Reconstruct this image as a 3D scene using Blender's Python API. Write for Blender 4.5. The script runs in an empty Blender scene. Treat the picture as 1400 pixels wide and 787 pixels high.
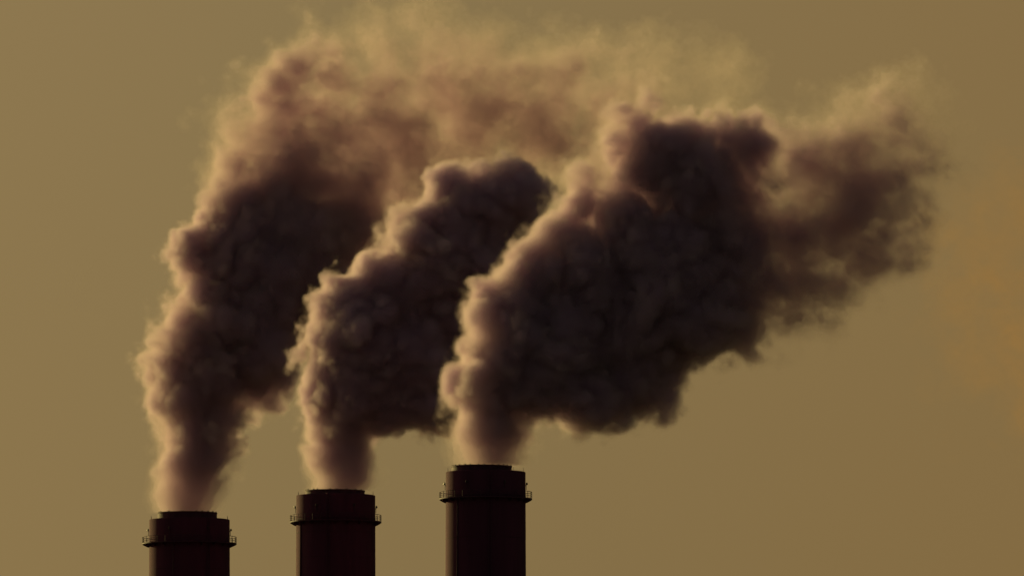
import bpy, bmesh, math, random
import numpy as np
from mathutils import Vector, Matrix
import openvdb

sc = bpy.context.scene
R = math.radians

# ------------------------------------------------------------------ camera
DIST = 3000.0          # metres to the front chimney
FRAME_W = 175.0        # metres across the frame at that distance
K = FRAME_W / 1400.0   # metres per photo pixel there
TOP3 = 206.0           # height of the front chimney's flue rim
cam_d = bpy.data.cameras.new("camera")
cam = bpy.data.objects.new("camera", cam_d)
sc.collection.objects.link(cam)
cam.location = (0, -DIST, 2.0)
cam_d.sensor_width = 36.0
pitch = math.atan2(TOP3 - 2.0 + (636 - 393.5) * K, DIST)
cam.rotation_euler = (R(90) + pitch, 0, 0)
cam_d.lens = 36.0 * (DIST / math.cos(pitch)) / FRAME_W
cam_d.clip_start = 1.0
cam_d.clip_end = 100000.0
sc.camera = cam

# ------------------------------------------------------------------ sky and sun
SUN_EL, SUN_AZ = R(10.0), R(-37.0)      # azimuth from +Y (view direction), negative = to the left
world = bpy.data.worlds.new("World")
sc.world = world
world.use_nodes = True
wt = world.node_tree
wt.nodes.clear()
sky = wt.nodes.new('ShaderNodeTexSky')
sky.sky_type = 'NISHITA'
sky.sun_disc = False
sky.sun_elevation = SUN_EL
sky.sun_rotation = SUN_AZ
sky.air_density = 1.0
sky.dust_density = 8.0
sky.ozone_density = 0.0
tint = wt.nodes.new('ShaderNodeMix')
tint.data_type = 'RGBA'
tint.blend_type = 'MULTIPLY'
tint.inputs[0].default_value = 1.0
tint_w = wt.nodes.new('ShaderNodeMix')      # the air is browner towards the right of the view
tint_w.data_type = 'RGBA'
tint_w.inputs[6].default_value = (0.352, 0.331, 0.258, 1)
tint_w.inputs[7].default_value = (0.392, 0.334, 0.228, 1)
mr = wt.nodes.new('ShaderNodeMapRange')
mr.interpolation_type = 'SMOOTHSTEP'
mr.inputs['From Min'].default_value = -0.012
mr.inputs['From Max'].default_value = 0.045
bg = wt.nodes.new('ShaderNodeBackground')
bg.inputs['Strength'].default_value = 0.10
wo = wt.nodes.new('ShaderNodeOutputWorld')
# the murk near the horizon evens the sky out: low directions look up the sky a little higher
tcw = wt.nodes.new('ShaderNodeTexCoord')
sep = wt.nodes.new('ShaderNodeSeparateXYZ')
com = wt.nodes.new('ShaderNodeCombineXYZ')
sq = wt.nodes.new('ShaderNodeMath'); sq.operation = 'MULTIPLY'
ad = wt.nodes.new('ShaderNodeMath'); ad.operation = 'ADD'; ad.inputs[1].default_value = 0.12 ** 2
rt = wt.nodes.new('ShaderNodeMath'); rt.operation = 'SQRT'
wt.links.new(tcw.outputs['Generated'], sep.inputs[0])
wt.links.new(sep.outputs['X'], com.inputs['X'])
wt.links.new(sep.outputs['Y'], com.inputs['Y'])
wt.links.new(sep.outputs['Z'], sq.inputs[0]); wt.links.new(sep.outputs['Z'], sq.inputs[1])
wt.links.new(sq.outputs[0], ad.inputs[0]); wt.links.new(ad.outputs[0], rt.inputs[0])
wt.links.new(rt.outputs[0], com.inputs['Z'])
wt.links.new(com.outputs[0], sky.inputs['Vector'])
wt.links.new(sep.outputs['X'], mr.inputs['Value'])
wt.links.new(mr.outputs[0], tint_w.inputs[0])
wt.links.new(tint_w.outputs[2], tint.inputs[7])
wt.links.new(sky.outputs[0], tint.inputs[6])
wt.links.new(tint.outputs[2], bg.inputs['Color'])
wt.links.new(bg.outputs[0], wo.inputs['Surface'])

sun_d = bpy.data.lights.new("sun", 'SUN')
sun_d.energy = 2.7
sun_d.angle = R(0.5)
sun_d.color = (1.0, 0.82, 0.28)
sun = bpy.data.objects.new("sun", sun_d)
sc.collection.objects.link(sun)
sdir = Vector((math.sin(SUN_AZ) * math.cos(SUN_EL), math.cos(SUN_AZ) * math.cos(SUN_EL), math.sin(SUN_EL)))
sun.rotation_euler = sdir.to_track_quat('Z', 'Y').to_euler()

sc.view_settings.view_transform = 'Standard'
sc.view_settings.look = 'None'
sc.view_settings.exposure = 0.0
sc.view_settings.gamma = 1.0
sc.view_settings.use_curve_mapping = False
sc.render.engine = 'CYCLES'
cy = sc.cycles
cy.max_bounces = 10
cy.volume_bounces = 6
cy.transparent_max_bounces = 256
cy.use_denoising = True

# ------------------------------------------------------------------ helpers
def tag(o, label=None, cat=None, group=None, kind=None):
    if label: o['label'] = label
    if cat: o['category'] = cat
    if group: o['group'] = group
    if kind: o['kind'] = kind
    return o

def link(o, parent=None):
    sc.collection.objects.link(o)
    if parent is not None:
        o.parent = parent
    return o

def at(u, v, Y):
    """Photo pixel (1400 x 787) -> point on the vertical plane at depth Y."""
    x = (u - 700.0) / 1400.0 * 36.0 / cam_d.lens
    z = (393.5 - v) / 1400.0 * 36.0 / cam_d.lens
    d = Vector((x, math.cos(pitch) - z * math.sin(pitch), math.sin(pitch) + z * math.cos(pitch)))
    t = (Y + DIST) / d.y
    return Vector((d.x * t, Y, 2.0 + d.z * t))

def new_mat(name):
    m = bpy.data.materials.new(name)
    m.use_nodes = True
    m.node_tree.nodes.clear()
    return m, m.node_tree.nodes, m.node_tree.links

def surface_mat(name, col, rough, var=0.25, scale=1.0, streak=1.0, metallic=0.0, bump=0.0):
    m, n, l = new_mat(name)
    out = n.new('ShaderNodeOutputMaterial')
    b = n.new('ShaderNodeBsdfPrincipled')
    tc = n.new('ShaderNodeTexCoord')
    mp = n.new('ShaderNodeMapping')
    mp.inputs['Scale'].default_value = (scale, scale, scale * streak)
    nz = n.new('ShaderNodeTexNoise')
    nz.inputs['Scale'].default_value = 1.0
    nz.inputs['Detail'].default_value = 7.0
    nz.inputs['Roughness'].default_value = 0.62
    cr = n.new('ShaderNodeValToRGB')
    e = cr.color_ramp.elements
    e[0].position, e[1].position = 0.3, 0.72
    e[0].color = (*[c * (1 - var) for c in col], 1)
    e[1].color = (*[c * (1 + var) for c in col], 1)
    l.new(tc.outputs['Object'], mp.inputs[0])
    l.new(mp.outputs[0], nz.inputs['Vector'])
    l.new(nz.outputs['Fac'], cr.inputs[0])
    l.new(cr.outputs[0], b.inputs['Base Color'])
    b.inputs['Roughness'].default_value = rough
    b.inputs['Metallic'].default_value = metallic
    if bump:
        bp = n.new('ShaderNodeBump')
        bp.inputs['Distance'].default_value = bump
        l.new(nz.outputs['Fac'], bp.inputs['Height'])
        l.new(bp.outputs[0], b.inputs['Normal'])
    l.new(b.outputs[0], out.inputs['Surface'])
    return m

# ------------------------------------------------------------------ ground
def build_ground():
    bm = bmesh.new()
    n = 24
    S = 22000.0
    rnd = random.Random(3)
    vs = {}
    for i in range(n + 1):
        for j in range(n + 1):
            x, y = -S + 2 * S * i / n, -S + 2 * S * j / n
            z = 0.0 if math.hypot(x, y) < 6000 else rnd.uniform(-12, 0)
            vs[i, j] = bm.verts.new((x, y, z))
    for i in range(n):
        for j in range(n):
            bm.faces.new((vs[i, j], vs[i + 1, j], vs[i + 1, j + 1], vs[i, j + 1]))
    me = bpy.data.meshes.new('ground')
    bm.to_mesh(me); bm.free()
    me.materials.append(surface_mat('dry_earth', (0.06, 0.055, 0.03), 0.95, 0.5, 0.004))
    tag(link(bpy.data.objects.new('ground', me)), kind='structure')
build_ground()

# ------------------------------------------------------------------ chimneys
M_CONC = surface_mat('sooty_concrete', (0.115, 0.022, 0.062), 0.95, 0.30, 0.35, 0.08, bump=0.05)
M_BAND = surface_mat('dark_band', (0.085, 0.017, 0.046), 0.9, 0.3, 0.5)
M_FLUE = surface_mat('flue_steel', (0.085, 0.017, 0.046), 0.75, 0.35, 0.8, 0.3)
M_STEEL = surface_mat('gallery_steel', (0.085, 0.017, 0.046), 0.7, 0.3, 2.0)
M_LAMP = surface_mat('beacon_glass', (0.05, 0.008, 0.008), 0.3, 0.2, 4.0)

def lathe(bm, prof, seg=96, closed=False, wob=0.0):
    rings = []
    for r, z in prof:
        rings.append([bm.verts.new((r * math.cos(2 * math.pi * i / seg), r * math.sin(2 * math.pi * i / seg), z)) for i in range(seg)])
    pairs = list(zip(rings[:-1], rings[1:]))
    if closed:
        pairs.append((rings[-1], rings[0]))
    for a, b in pairs:
        for i in range(seg):
            j = (i + 1) % seg
            bm.faces.new((a[i], a[j], b[j], b[i]))

def bar(bm, a, b, r, seg=6):
    a, b = Vector(a), Vector(b)
    q = (b - a).to_track_quat('Z', 'Y').to_matrix()
    ra, rb = [], []
    for i in range(seg):
        o = q @ Vector((r * math.cos(2 * math.pi * i / seg), r * math.sin(2 * math.pi * i / seg), 0))
        ra.append(bm.verts.new(a + o)); rb.append(bm.verts.new(b + o))
    for i in range(seg):
        j = (i + 1) % seg
        bm.faces.new((ra[i], ra[j], rb[j], rb[i]))
    bm.faces.new(ra[::-1]); bm.faces.new(rb)

def box(bm, c, h, ang=0.0):
    m = Matrix.Translation(c) @ Matrix.Rotation(ang, 4, 'Z') @ Matrix.Diagonal((*[2 * q for q in h], 1))
    bmesh.ops.create_cube(bm, size=1.0, matrix=m)

def part(name, bm, mat, parent, smooth=False):
    bmesh.ops.recalc_face_normals(bm, faces=bm.faces)
    me = bpy.data.meshes.new(name)
    bm.to_mesh(me); bm.free()
    me.materials.append(mat)
    if smooth:
        me.shade_smooth() if hasattr(me, 'shade_smooth') else None
        me.set_sharp_from_angle(angle=R(35))
    return link(bpy.data.objects.new(name, me), parent)

def torus_ring(bm, rad, z, r, seg=72):
    prof = [(rad + r * math.cos(t), z + r * math.sin(t)) for t in [2 * math.pi * k / 6 for k in range(6)]]
    lathe(bm, prof, seg, closed=True)

def chimney(xc_px, Y, half_px, flue_half, flue_dx, v_flue, v_rim, v_gal, gal_half, label, seed, lad, seams):
    """All sizes taken at the chimney's own distance; origin on the ground."""
    rnd = random.Random(seed)
    k = (at(701, 300, Y) - at(700, 300, Y)).x
    zt = lambda v: at(xc_px, v, Y).z
    X = at(xc_px, v_rim, Y).x
    root = link(bpy.data.objects.new('chimney', None))
    root.location = (X, Y, 0)
    tag(root, label, 'chimney', 'power station chimneys in a row')
    H = zt(v_rim)
    r = half_px * k
    wall = 0.55
    def rad(z):                 # slight batter towards the ground
        return r + max(0, H - z) * 0.0035 + max(0, 120 - z) * 0.02
    bm = bmesh.new()
    prof = [(rad(0), 0)]
    zs = [20, 50, 80, 110, 140, 165] + [H - 26 + i * 0.5 for i in range(52)]
    for z in zs:
        prof.append((rad(z) + rnd.uniform(-.012, .012), z))
    prof += [(r, H - 0.08), (r - 0.07, H), (r - wall, H), (r - wall, H - 9)]
    lathe(bm, prof, 128)
    part('shaft', bm, M_CONC, root, True)
    # construction bands and one lower stiffening ring
    for dz, hh, pr in ((-4.25, 0.16, 0.03), *[(q, .07, .015) for q in seams]):
        bm = bmesh.new()
        z = H + dz
        lathe(bm, [(rad(z) - .02, z - hh), (rad(z) + pr, z - hh), (rad(z) + pr, z + hh), (rad(z) - .02, z + hh)], 128, closed=True)
        part('band', bm, M_BAND, root, True)
    # inner flue with its rim
    fr = flue_half * k
    fz = zt(v_flue)
    dx = flue_dx * k
    bm = bmesh.new()
    lathe(bm, [(fr, H - 9), (fr, fz - 0.22), (fr + 0.07, fz - 0.20), (fr + 0.07, fz), (fr - 0.25, fz), (fr - 0.25, H - 9)], 128, closed=True)
    fl = part('flue', bm, M_FLUE, root, True)
    fl.location.x = dx
    # roof slab between flue and shaft
    bm = bmesh.new()
    box_r = r - wall + .0
    lathe(bm, [(box_r, H - 0.5), (box_r, H - 0.2), (0.02, H - 0.12), (0.02, H - 0.5)], 96, closed=True)
    part('roof_slab', bm, M_CONC, root, True)
    for i in range(26):           # small clamps on the flue rim
        if rnd.random() < .75:
            a = 2 * math.pi * i / 26 + rnd.uniform(-.06, .06)
            bm = bmesh.new()
            box(bm, (dx + (fr - .06) * math.cos(a), (fr - .06) * math.sin(a), fz + .06), (.10, .10, .09), a)
            part('rim_clamp', bm, M_STEEL, root)
    # gallery: floor ring on brackets, guard rail with posts
    zf = zt(v_gal)
    g = gal_half * k
    bm = bmesh.new()
    lathe(bm, [(r - .02, zf - .09), (g, zf - .09), (g, zf + .09), (r - .02, zf + .09)], 96, closed=True)
    gal = part('gallery', bm, M_STEEL, root, True)
    NB = 20
    for i in range(NB):
        a = 2 * math.pi * i / NB
        ca, sa = math.cos(a), math.sin(a)
        bm = bmesh.new()
        vts = []
        t = .07
        for s in (-t, t):
            for q, z in ((r - .05, zf - .09), (g - .15, zf - .09), (g - .2, zf - .26), (r + .25, zf - .62), (r - .05, zf - .62)):
                vts.append(bm.verts.new((q * ca - s * sa, q * sa + s * ca, z)))
        bm.faces.new(vts[:5]); bm.faces.new(vts[5:][::-1])
        for j in range(5):
            m = (j + 1) % 5
            bm.faces.new((vts[j], vts[m], vts[5 + m], vts[5 + j]))
        part('bracket', bm, M_STEEL, gal)
    for hgt in (.38, .72, 1.10):
        bm = bmesh.new()
        torus_ring(bm, g - .06, zf + .09 + hgt, .035 if hgt < 1 else .05)
        part('guard_rail', bm, M_STEEL, gal)
    NP = 30
    for i in range(NP):
        a = 2 * math.pi * i / NP
        bm = bmesh.new()
        x, y = (g - .06) * math.cos(a), (g - .06) * math.sin(a)
        bar(bm, (x, y, zf + .09), (x, y, zf + 1.19), .045)
        part('rail_post', bm, M_STEEL, gal)
    # beacons on arms between rim and gallery
    zb = (H + zf) / 2 + .25
    for a in (R(2), R(62), R(118), R(178), R(242), R(298)):
        ca, sa = math.cos(a), math.sin(a)
        bm = bmesh.new()
        bar(bm, ((r - .1) * ca, (r - .1) * sa, zb - .35), ((r + .22) * ca, (r + .22) * sa, zb - .02), .06)
        bar(bm, ((r + .12) * ca, (r + .12) * sa, zb + .02), ((r + .12) * ca, (r + .12) * sa, zb - .95), .045)
        bc = part('beacon_arm', bm, M_STEEL, root)
        bm = bmesh.new()
        lathe(bm, [(.02, -.2), (.16, -.2), (.17, 0), (.12, .16), (.02, .2)], 16)
        lb = part('beacon', bm, M_LAMP, bc, True)
        lb.location = ((r + .22) * ca, (r + .22) * sa, zb + .12)
    # lightning rods on rim and flue
    for i in range(12):
        a = 2 * math.pi * (i + .5) / 12
        bm = bmesh.new()
        x, y = (r - .15) * math.cos(a), (r - .15) * math.sin(a)
        bar(bm, (x, y, H - .02), (x, y, H + .62), .03, 5)
        part('lightning_rod', bm, M_STEEL, root)
    # ladder with cage down the camera side and a cable tray
    for a, nm in ((R(lad), 'ladder'),):
        bm = bmesh.new()
        ca, sa = math.cos(a), math.sin(a)
        for s in (-.25, .25):
            pa = Vector((rad(100) * ca + .25 * ca - s * sa, rad(100) * sa + .25 * sa + s * ca, 100))
            pb = Vector((r * ca + .25 * ca - s * sa, r * sa + .25 * sa + s * ca, H))
            bar(bm, pa, pb, .05)
        z = H - 26
        while z < H:
            q = rad(z) + .25
            bar(bm, (q * ca + .25 * sa, q * sa - .25 * ca, z), (q * ca - .25 * sa, q * sa + .25 * ca, z), .03, 4)
            z += .35
        part(nm, bm, M_STEEL, root)
    bm = bmesh.new()
    a = R(lad - 50)
    ca, sa = math.cos(a), math.sin(a)
    bar(bm, (rad(100) * ca * 1.012, rad(100) * sa * 1.012, 100), (r * ca * 1.012, r * sa * 1.012, zf), .12, 4)
    part('cable_tray', bm, M_STEEL, root)
    return root

Y1, Y2, Y3 = 130.0, 65.0, 0.0
chimney(259.0, Y1, 55.0, 40.5, -3.0, 700.5, 710.0, 743.0, 64.5, 'shortest chimney, at the left end of the row, under the tallest brown smoke plume', 11, -62, (-9.0,))
chimney(459.0, Y2, 54.0, 40.5, -1.0, 670.5, 677.0, 713.5, 62.5, 'middle chimney of the row, standing between the shortest and the tallest', 12, -100, (-11.0, -6.6))
chimney(664.0, Y3, 54.5, 41.0, -5.5, 637.0, 645.0, 682.0, 63.5, 'tallest chimney, at the right end of the row, under the widest dark plume', 13, -84, (-11.4,))

# ------------------------------------------------------------------ smoke
# The density field of each plume is grown from rounded puffs, roughened with billow and
# fractal noise, and cut at several levels; each level is a closed shell that adds density.
LEVELS = [-0.3, 0.1, 0.5, 1.0, 1.8, 3.0]
SIGMA = [0.014, 0.03, 0.10, 0.24, 0.40, 0.45]      # added extinction per metre

def smoke_mat(name, sigma, col, g=0.35):
    m, n, l = new_mat(name)
    out = n.new('ShaderNodeOutputMaterial')
    tr = n.new('ShaderNodeBsdfTransparent')
    rgb = n.new('ShaderNodeRGB')
    rgb.outputs[0].default_value = (1, 1, 1, 1)
    l.new(rgb.outputs[0], tr.inputs['Color'])
    pv = n.new('ShaderNodeVolumePrincipled')
    pv.inputs['Color'].default_value = (*col, 1)
    pv.inputs['Density'].default_value = sigma
    pv.inputs['Anisotropy'].default_value = g
    l.new(tr.outputs[0], out.inputs['Surface'])
    l.new(pv.outputs[0], out.inputs['Volume'])
    return m

def bspline_up(lat, n, step, axis, off):
    """cubic B-spline upsampling of a lattice along one axis"""
    x = (np.arange(n) + off) / step
    i = np.floor(x).astype(int)
    f = x - i
    ws = ((1 - f) ** 3 / 6, (3 * f ** 3 - 6 * f ** 2 + 4) / 6, (-3 * f ** 3 + 3 * f ** 2 + 3 * f + 1) / 6, f ** 3 / 6)
    shape = [1, 1, 1]
    shape[axis] = n
    out = None
    for k in range(4):
        t = np.take(lat, i + k, axis=axis)
        t *= ws[k].astype(np.float32).reshape(shape)
        out = t if out is None else np.add(out, t, out=out)
    return out

def smooth_size(n):
    while True:
        m = n
        for p in (2, 3, 5):
            while m % p == 0:
                m //= p
        if m == 1:
            return n
        n += 1

def octave(shape, wl, rng):
    """one isotropic band of noise, features about 2 wl across: filtered white noise on a
    grid just fine enough for the band, upsampled with B-splines; unit variance"""
    step = max(1.0, wl / 2.8)
    dims = [smooth_size(int(s / step) + 7) for s in shape]
    wn = np.fft.rfftn(rng.standard_normal(dims).astype(np.float32))
    fx = [np.fft.fftfreq(dims[0]), np.fft.fftfreq(dims[1]), np.fft.rfftfreq(dims[2])]
    f = np.sqrt(fx[0][:, None, None] ** 2 + fx[1][None, :, None] ** 2 + fx[2][None, None, :] ** 2) + 1e-6
    f0 = step / (2.3 * wl)
    wn *= np.exp(-0.5 * (np.log(f / f0) / 0.42) ** 2)
    lat = np.fft.irfftn(wn, s=dims).astype(np.float32)
    del wn, f
    lat /= lat.std()
    if step == 1.0:
        return lat[:shape[0], :shape[1], :shape[2]]
    for ax in range(3):
        lat = bspline_up(lat, shape[ax], step, ax, rng.random() * step)
    return lat * 1.06

def plume(name, puffs, Y, seed, label, vox=1.9, pad=70, rough=1.0, col=(0.95, 0.80, 0.985), thin=(0.86, 0.732, 0.68), kind=None, cut=True, levels=LEVELS, sig=SIGMA, sheet=None):
    """puffs: (x_px, y_px, radius_px, softness_px, noise_px, depth_px)"""
    rng = np.random.default_rng(seed)
    P = np.array(puffs, np.float32)
    lo = np.array([(P[:, 0] - P[:, 2]).min() - pad, (P[:, 5] - P[:, 2]).min() - pad, (-P[:, 1] - P[:, 2]).min() - pad])
    hi = np.array([(P[:, 0] + P[:, 2]).max() + pad, (P[:, 5] + P[:, 2]).max() + pad, (-P[:, 1] + P[:, 2]).max() + pad])
    shp = tuple(int(q) for q in np.ceil((hi - lo) / vox))
    print(name, shp, np.prod(shp) / 1e6, 'M')
    ax = [lo[i] + vox * np.arange(shp[i], dtype=np.float32) for i in range(3)]
    # domain warp of the coordinates
    def warp(amp, wl):
        return amp * octave(shp, wl / vox, rng)
    X = ax[0][:, None, None] + warp(4, 90) + warp(2.5, 36)
    Yc = ax[1][None, :, None] + warp(4, 90) + warp(2.5, 36)
    Z = ax[2][None, None, :] + warp(4, 90) + warp(2.5, 36)
    D = np.full(shp, 0, np.float32)
    ws = np.full(shp, 0, np.float32); wn = ws.copy(); wt_ = ws.copy()
    kk = 9.0                                   # smooth-union radius
    for (x, y, r, s, a, d) in P:
        m = r + 95
        i0 = [max(0, int((c - m - lo[i]) / vox)) for i, c in enumerate((x, d, -y))]
        i1 = [min(shp[i], int((c + m - lo[i]) / vox) + 1) for i, c in enumerate((x, d, -y))]
        sl = tuple(slice(p, q) for p, q in zip(i0, i1))
        dist = np.sqrt((X[sl] - x) ** 2 + (Yc[sl] - d) ** 2 + (Z[sl] + y) ** 2)
        u = np.clip((r - dist) / kk, -10.0, 24)
        e = np.exp(u)
        D[sl] += e
        w = np.exp(np.minimum((r - dist) / 16.0, 3))
        ws[sl] += w * s; wn[sl] += w * a; wt_[sl] += w
    D = kk * np.log(D + 2e-5)
    wt_ += 1e-6
    S = ws / wt_ + 1.0
    A = wn / wt_
    del X, Yc, Z, ws, wn, wt_
    # billows (rounded lobes, sharp creases) for firm smoke, plain fractal noise for thin smoke
    soft = np.clip((S - 8) / 30, 0, 1)
    bil = np.zeros(shp, np.float32)
    fbm = np.zeros(shp, np.float32)
    for wl, amp, ampf in ((70, 0.60, 0.52), (38, 0.90, 0.68), (19, 0.56, 0.52), (10, 0.33, 0.36), (5.4, 0.17, 0.22)):
        o = octave(shp, wl / vox, rng)
        if wl < 30:
            amp *= rough; ampf *= rough
        bil += amp * (np.abs(o) - 0.75) * 1.15
        fbm += ampf * 0.85 * o
    F = (D + A * (bil * (1 - soft) + fbm * soft)) / S
    del bil, fbm, D, soft, A
    # closed at the grid's border and cut flat at the flue
    if cut:
        F = np.minimum(F, (ax[2][None, None, :] + P[0, 1]) / 2.0)
    for i in range(3):                         # fade out before the grid ends
        n_ = shp[i]
        db = np.minimum(np.arange(n_), n_ - 1 - np.arange(n_)) * vox
        if cut and i == 2:
            db = (n_ - 1 - np.arange(n_)) * vox
        fade = (np.clip(1 - db / 45.0, 0, 1) ** 2 * 2.5).astype(np.float32)
        F -= fade.reshape([-1 if j == i else 1 for j in range(3)])
    for i in range(3):
        for e in (0, -1):
            idx = [slice(None)] * 3; idx[i] = e
            F[tuple(idx)] = -5
    o0 = at(0, 0, Y); ox = at(1, 0, Y) - o0; oz = at(0, -1, Y) - o0
    mpp = ox.x
    base = at(P[0, 0], P[0, 1], Y)
    root = None
    for li, t in enumerate(levels):
        f = np.clip(t - F, -1, 1)              # negative inside
        g2 = openvdb.FloatGrid(1.0)
        g2.copyFromArray(np.ascontiguousarray(f), tolerance=0.0)
        pts, q = g2.convertToQuads(isovalue=0.0)
        if len(q) == 0:
            continue
        pw = np.empty_like(pts, dtype=np.float32)
        pw[:, 0] = o0.x + (lo[0] + pts[:, 0] * vox) * mpp - base.x
        pw[:, 1] = Y + (lo[1] + pts[:, 1] * vox) * mpp - base.y
        pw[:, 2] = o0.z + (lo[2] + pts[:, 2] * vox) * oz.z - base.z
        nm = name if root is None else LAYER_NAMES[li]
        me = bpy.data.meshes.new(nm)
        me.vertices.add(len(pw)); me.vertices.foreach_set('co', pw.ravel())
        me.loops.add(q.size); me.loops.foreach_set('vertex_index', q.astype(np.int32).ravel())
        me.polygons.add(len(q))
        me.polygons.foreach_set('loop_start', (np.arange(len(q)) * 4).astype(np.int32))
        me.update(calc_edges=True)
        me.materials.append(smoke_mat('%s_layer' % name, sig[li], tuple(a_ + (b_ - a_) * (li / (len(levels) - 1.0)) ** 0.75 for a_, b_ in zip(thin, col))))
        print('   quads', len(q))
        ob = link(bpy.data.objects.new(nm, me), root)
        if root is None:
            root = ob
            root.location = base
    return root

LAYER_NAMES = ['smoke_plume', 'thin_smoke', 'billow', 'thick_smoke', 'dense_smoke', 'dense_core']
# crisp, middle and thin smoke: (softness, noise)
C = (3.5, 9); B = (8, 12); S = (7.5, 10); M = (14, 14); T = (22, 17); V = (38, 24); W = (66, 25); X = (85, 22); T2 = (34, 20)
def pf(x, y, r, q, d=0):
    return (x, y, r, q[0], q[1], d)

p3 = [pf(660, 636, 43, (22, 2)), pf(660, 618, 46, (20, 5)), pf(678, 608, 42, (16, 6)), pf(660, 596, 51, (14, 7)), pf(688, 588, 46, B), pf(663, 570, 57, B), pf(667, 545, 62, B),
      pf(676, 505, 68, S), pf(700, 470, 75, S), pf(728, 520, 68, S), pf(765, 510, 76, S), pf(808, 545, 60, S), pf(715, 425, 73, S), pf(790, 450, 80, S),
      pf(860, 525, 68, S, 15), pf(735, 372, 58, S), pf(768, 325, 53, S), pf(815, 370, 78, S), pf(870, 440, 88, B, 10), pf(900, 495, 66, B, 10), pf(802, 276, 43, S), pf(858, 300, 66, B),
      pf(940, 430, 86, B), pf(910, 350, 90, B), pf(900, 225, 66, B), pf(875, 185, 42, S), pf(850, 235, 48, S), pf(842, 200, 36, M), pf(960, 250, 78, B), pf(930, 200, 56, S), pf(1000, 330, 80, M), pf(990, 430, 72, M, -10), pf(1028, 205, 60, B), pf(1020, 475, 36, M), pf(1050, 380, 54, M), pf(1020, 270, 60, M),
      pf(850, 150, 32, M), pf(895, 140, 32, M), pf(985, 185, 48, B), pf(800, 235, 36, M, 10), pf(1080, 320, 62, T), pf(1095, 385, 56, T2), pf(1085, 430, 44, T2), pf(1100, 240, 66, V), pf(1090, 262, 46, T2), pf(1062, 240, 34, M), pf(1135, 325, 68, T2), pf(1135, 385, 50, T2), pf(1188, 352, 56, T), pf(1200, 320, 60, T2), pf(1165, 270, 72, T2), pf(1172, 195, 66, T2), pf(1190, 160, 46, V), pf(1225, 240, 56, T2), pf(1230, 305, 48, T2), pf(1250, 150, 30, W), pf(1120, 200, 60, V), pf(1245, 195, 40, W), pf(1272, 232, 26, V)]
p2 = [pf(459, 670, 42, (16, 2)), pf(459, 652, 44, (12, 5)), pf(461, 630, 48, (6, 7)), pf(462, 600, 51, (5, 8)), pf(468, 560, 60, C), pf(476, 515, 69, C), pf(520, 535, 62, C), pf(570, 554, 48, C), pf(490, 460, 77, C), pf(560, 490, 76, C), pf(474, 422, 50, C), pf(530, 405, 61, C), pf(600, 440, 70, C, 20),
      pf(600, 360, 76, C, 15), pf(570, 318, 56, C), pf(620, 292, 64, C), pf(670, 278, 62, C, 15), pf(702, 264, 47, C, 20), pf(650, 350, 70, C, 25), pf(720, 264, 37, C, 20), pf(606, 557, 44, C, 30), pf(690, 330, 55, B, 40), pf(545, 288, 30, M), pf(664, 222, 15, C, 15)]
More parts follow.
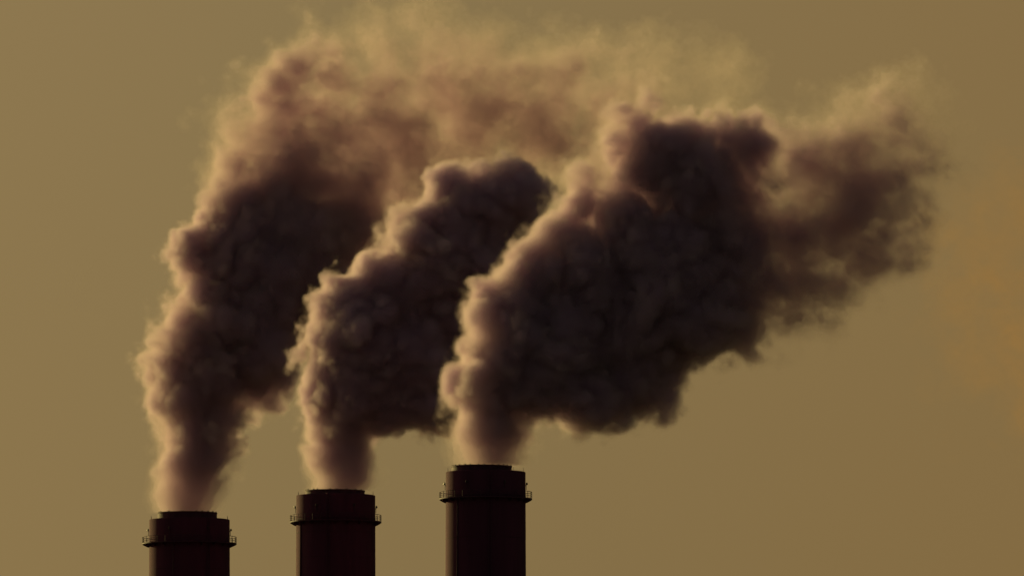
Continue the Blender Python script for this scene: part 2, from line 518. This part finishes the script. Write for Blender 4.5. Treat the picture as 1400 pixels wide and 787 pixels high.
p1 = [pf(256, 700, 43, (15, 2)), pf(258, 682, 46, (14, 4)), pf(263, 655, 51, (12, 6)), pf(270, 625, 54, (9, 7)), pf(290, 605, 50, B), pf(300, 565, 56, B), pf(270, 590, 58, B), pf(264, 550, 65, B), pf(254, 502, 68, B), pf(320, 520, 60, B), pf(352, 520, 52, B), pf(378, 508, 44, B), pf(290, 455, 76, B), pf(350, 450, 80, B),
      pf(298, 395, 70, B), pf(380, 390, 90, B), pf(274, 345, 50, C), pf(330, 320, 76, C), pf(420, 330, 90, M), pf(316, 272, 48, C), pf(385, 270, 70, M), pf(460, 400, 70, M, 20), pf(475, 300, 76, M, 10), pf(525, 280, 62, T, 10), pf(455, 240, 56, T, 10),
      pf(405, 205, 68, T), pf(350, 190, 56, V), pf(318, 168, 46, T), pf(378, 122, 54, M), pf(408, 98, 46, M), pf(422, 82, 28, T), pf(460, 115, 64, V), pf(325, 225, 50, V), pf(480, 190, 80, W), pf(560, 200, 86, W), pf(605, 125, 80, W), pf(600, 110, 34, V), pf(525, 95, 66, W), pf(680, 140, 84, W), pf(660, 88, 50, X), pf(585, 78, 50, X), pf(755, 130, 74, W), pf(790, 112, 42, T), pf(640, 220, 84, W, 20), pf(740, 195, 90, W, 20),
      pf(830, 150, 74, W, 20), pf(560, 290, 80, W, 20), pf(890, 115, 52, X, 20), pf(500, 62, 34, X), pf(810, 215, 70, W, 30), pf(980, 115, 44, X, 20), pf(400, 150, 50, T), pf(425, 245, 62, M), pf(590, 190, 58, M), pf(612, 112, 52, M), pf(640, 95, 40, T2), pf(490, 110, 30, V), pf(500, 250, 66, T2), pf(440, 150, 60, T2), pf(530, 160, 70, T2), pf(520, 215, 60, T2), pf(640, 165, 60, T2), pf(690, 110, 60, V), pf(740, 150, 56, V), pf(455, 85, 36, V), pf(540, 90, 44, V), pf(500, 300, 50, M), pf(570, 130, 44, T2)]
GP = 'smoke plumes rising from the chimneys'
a = plume('smoke_plume', p3, Y3, 9, '')
tag(a, 'widest dark smoke plume, leaving the tallest chimney and drifting in front of the other plumes', 'smoke plume', GP)
b = plume('smoke_plume', p2, Y2, 6, '', rough=0.85)
tag(b, 'slender dark smoke plume with crisp lit edge, rising from the middle chimney', 'smoke plume', GP)
c = plume('smoke_plume', p1, Y1, 7, '')
tag(c, 'tall brown smoke plume from the shortest chimney, its top thinning into pale veils', 'smoke plume', GP)

# faint brown veil of older smoke drifting past the right edge
DR = (70, 36)
pd_ = [pf(1330, 395, 60, DR), pf(1375, 450, 66, DR), pf(1400, 500, 60, DR), pf(1440, 420, 90, DR), pf(1350, 330, 60, (90, 34)), pf(1450, 540, 80, DR), pf(1290, 330, 46, (90, 34)), pf(1500, 380, 90, DR), pf(1420, 290, 70, (90, 34)), pf(1330, 470, 40, (90, 34)), pf(1385, 480, 16, (30, 24))]
d = plume('smoke_wisp', pd_, Y1 + 160, 21, '', vox=3.2, col=(0.78, 0.42, 0.10), thin=(0.78, 0.42, 0.10), levels=[-0.2, 0.3, 0.8, 1.3], sig=[0.003, 0.006, 0.012, 0.035], cut=False)
tag(d, 'faint brown wisp of old smoke drifting alone at the right edge of the sky', 'smoke wisp')
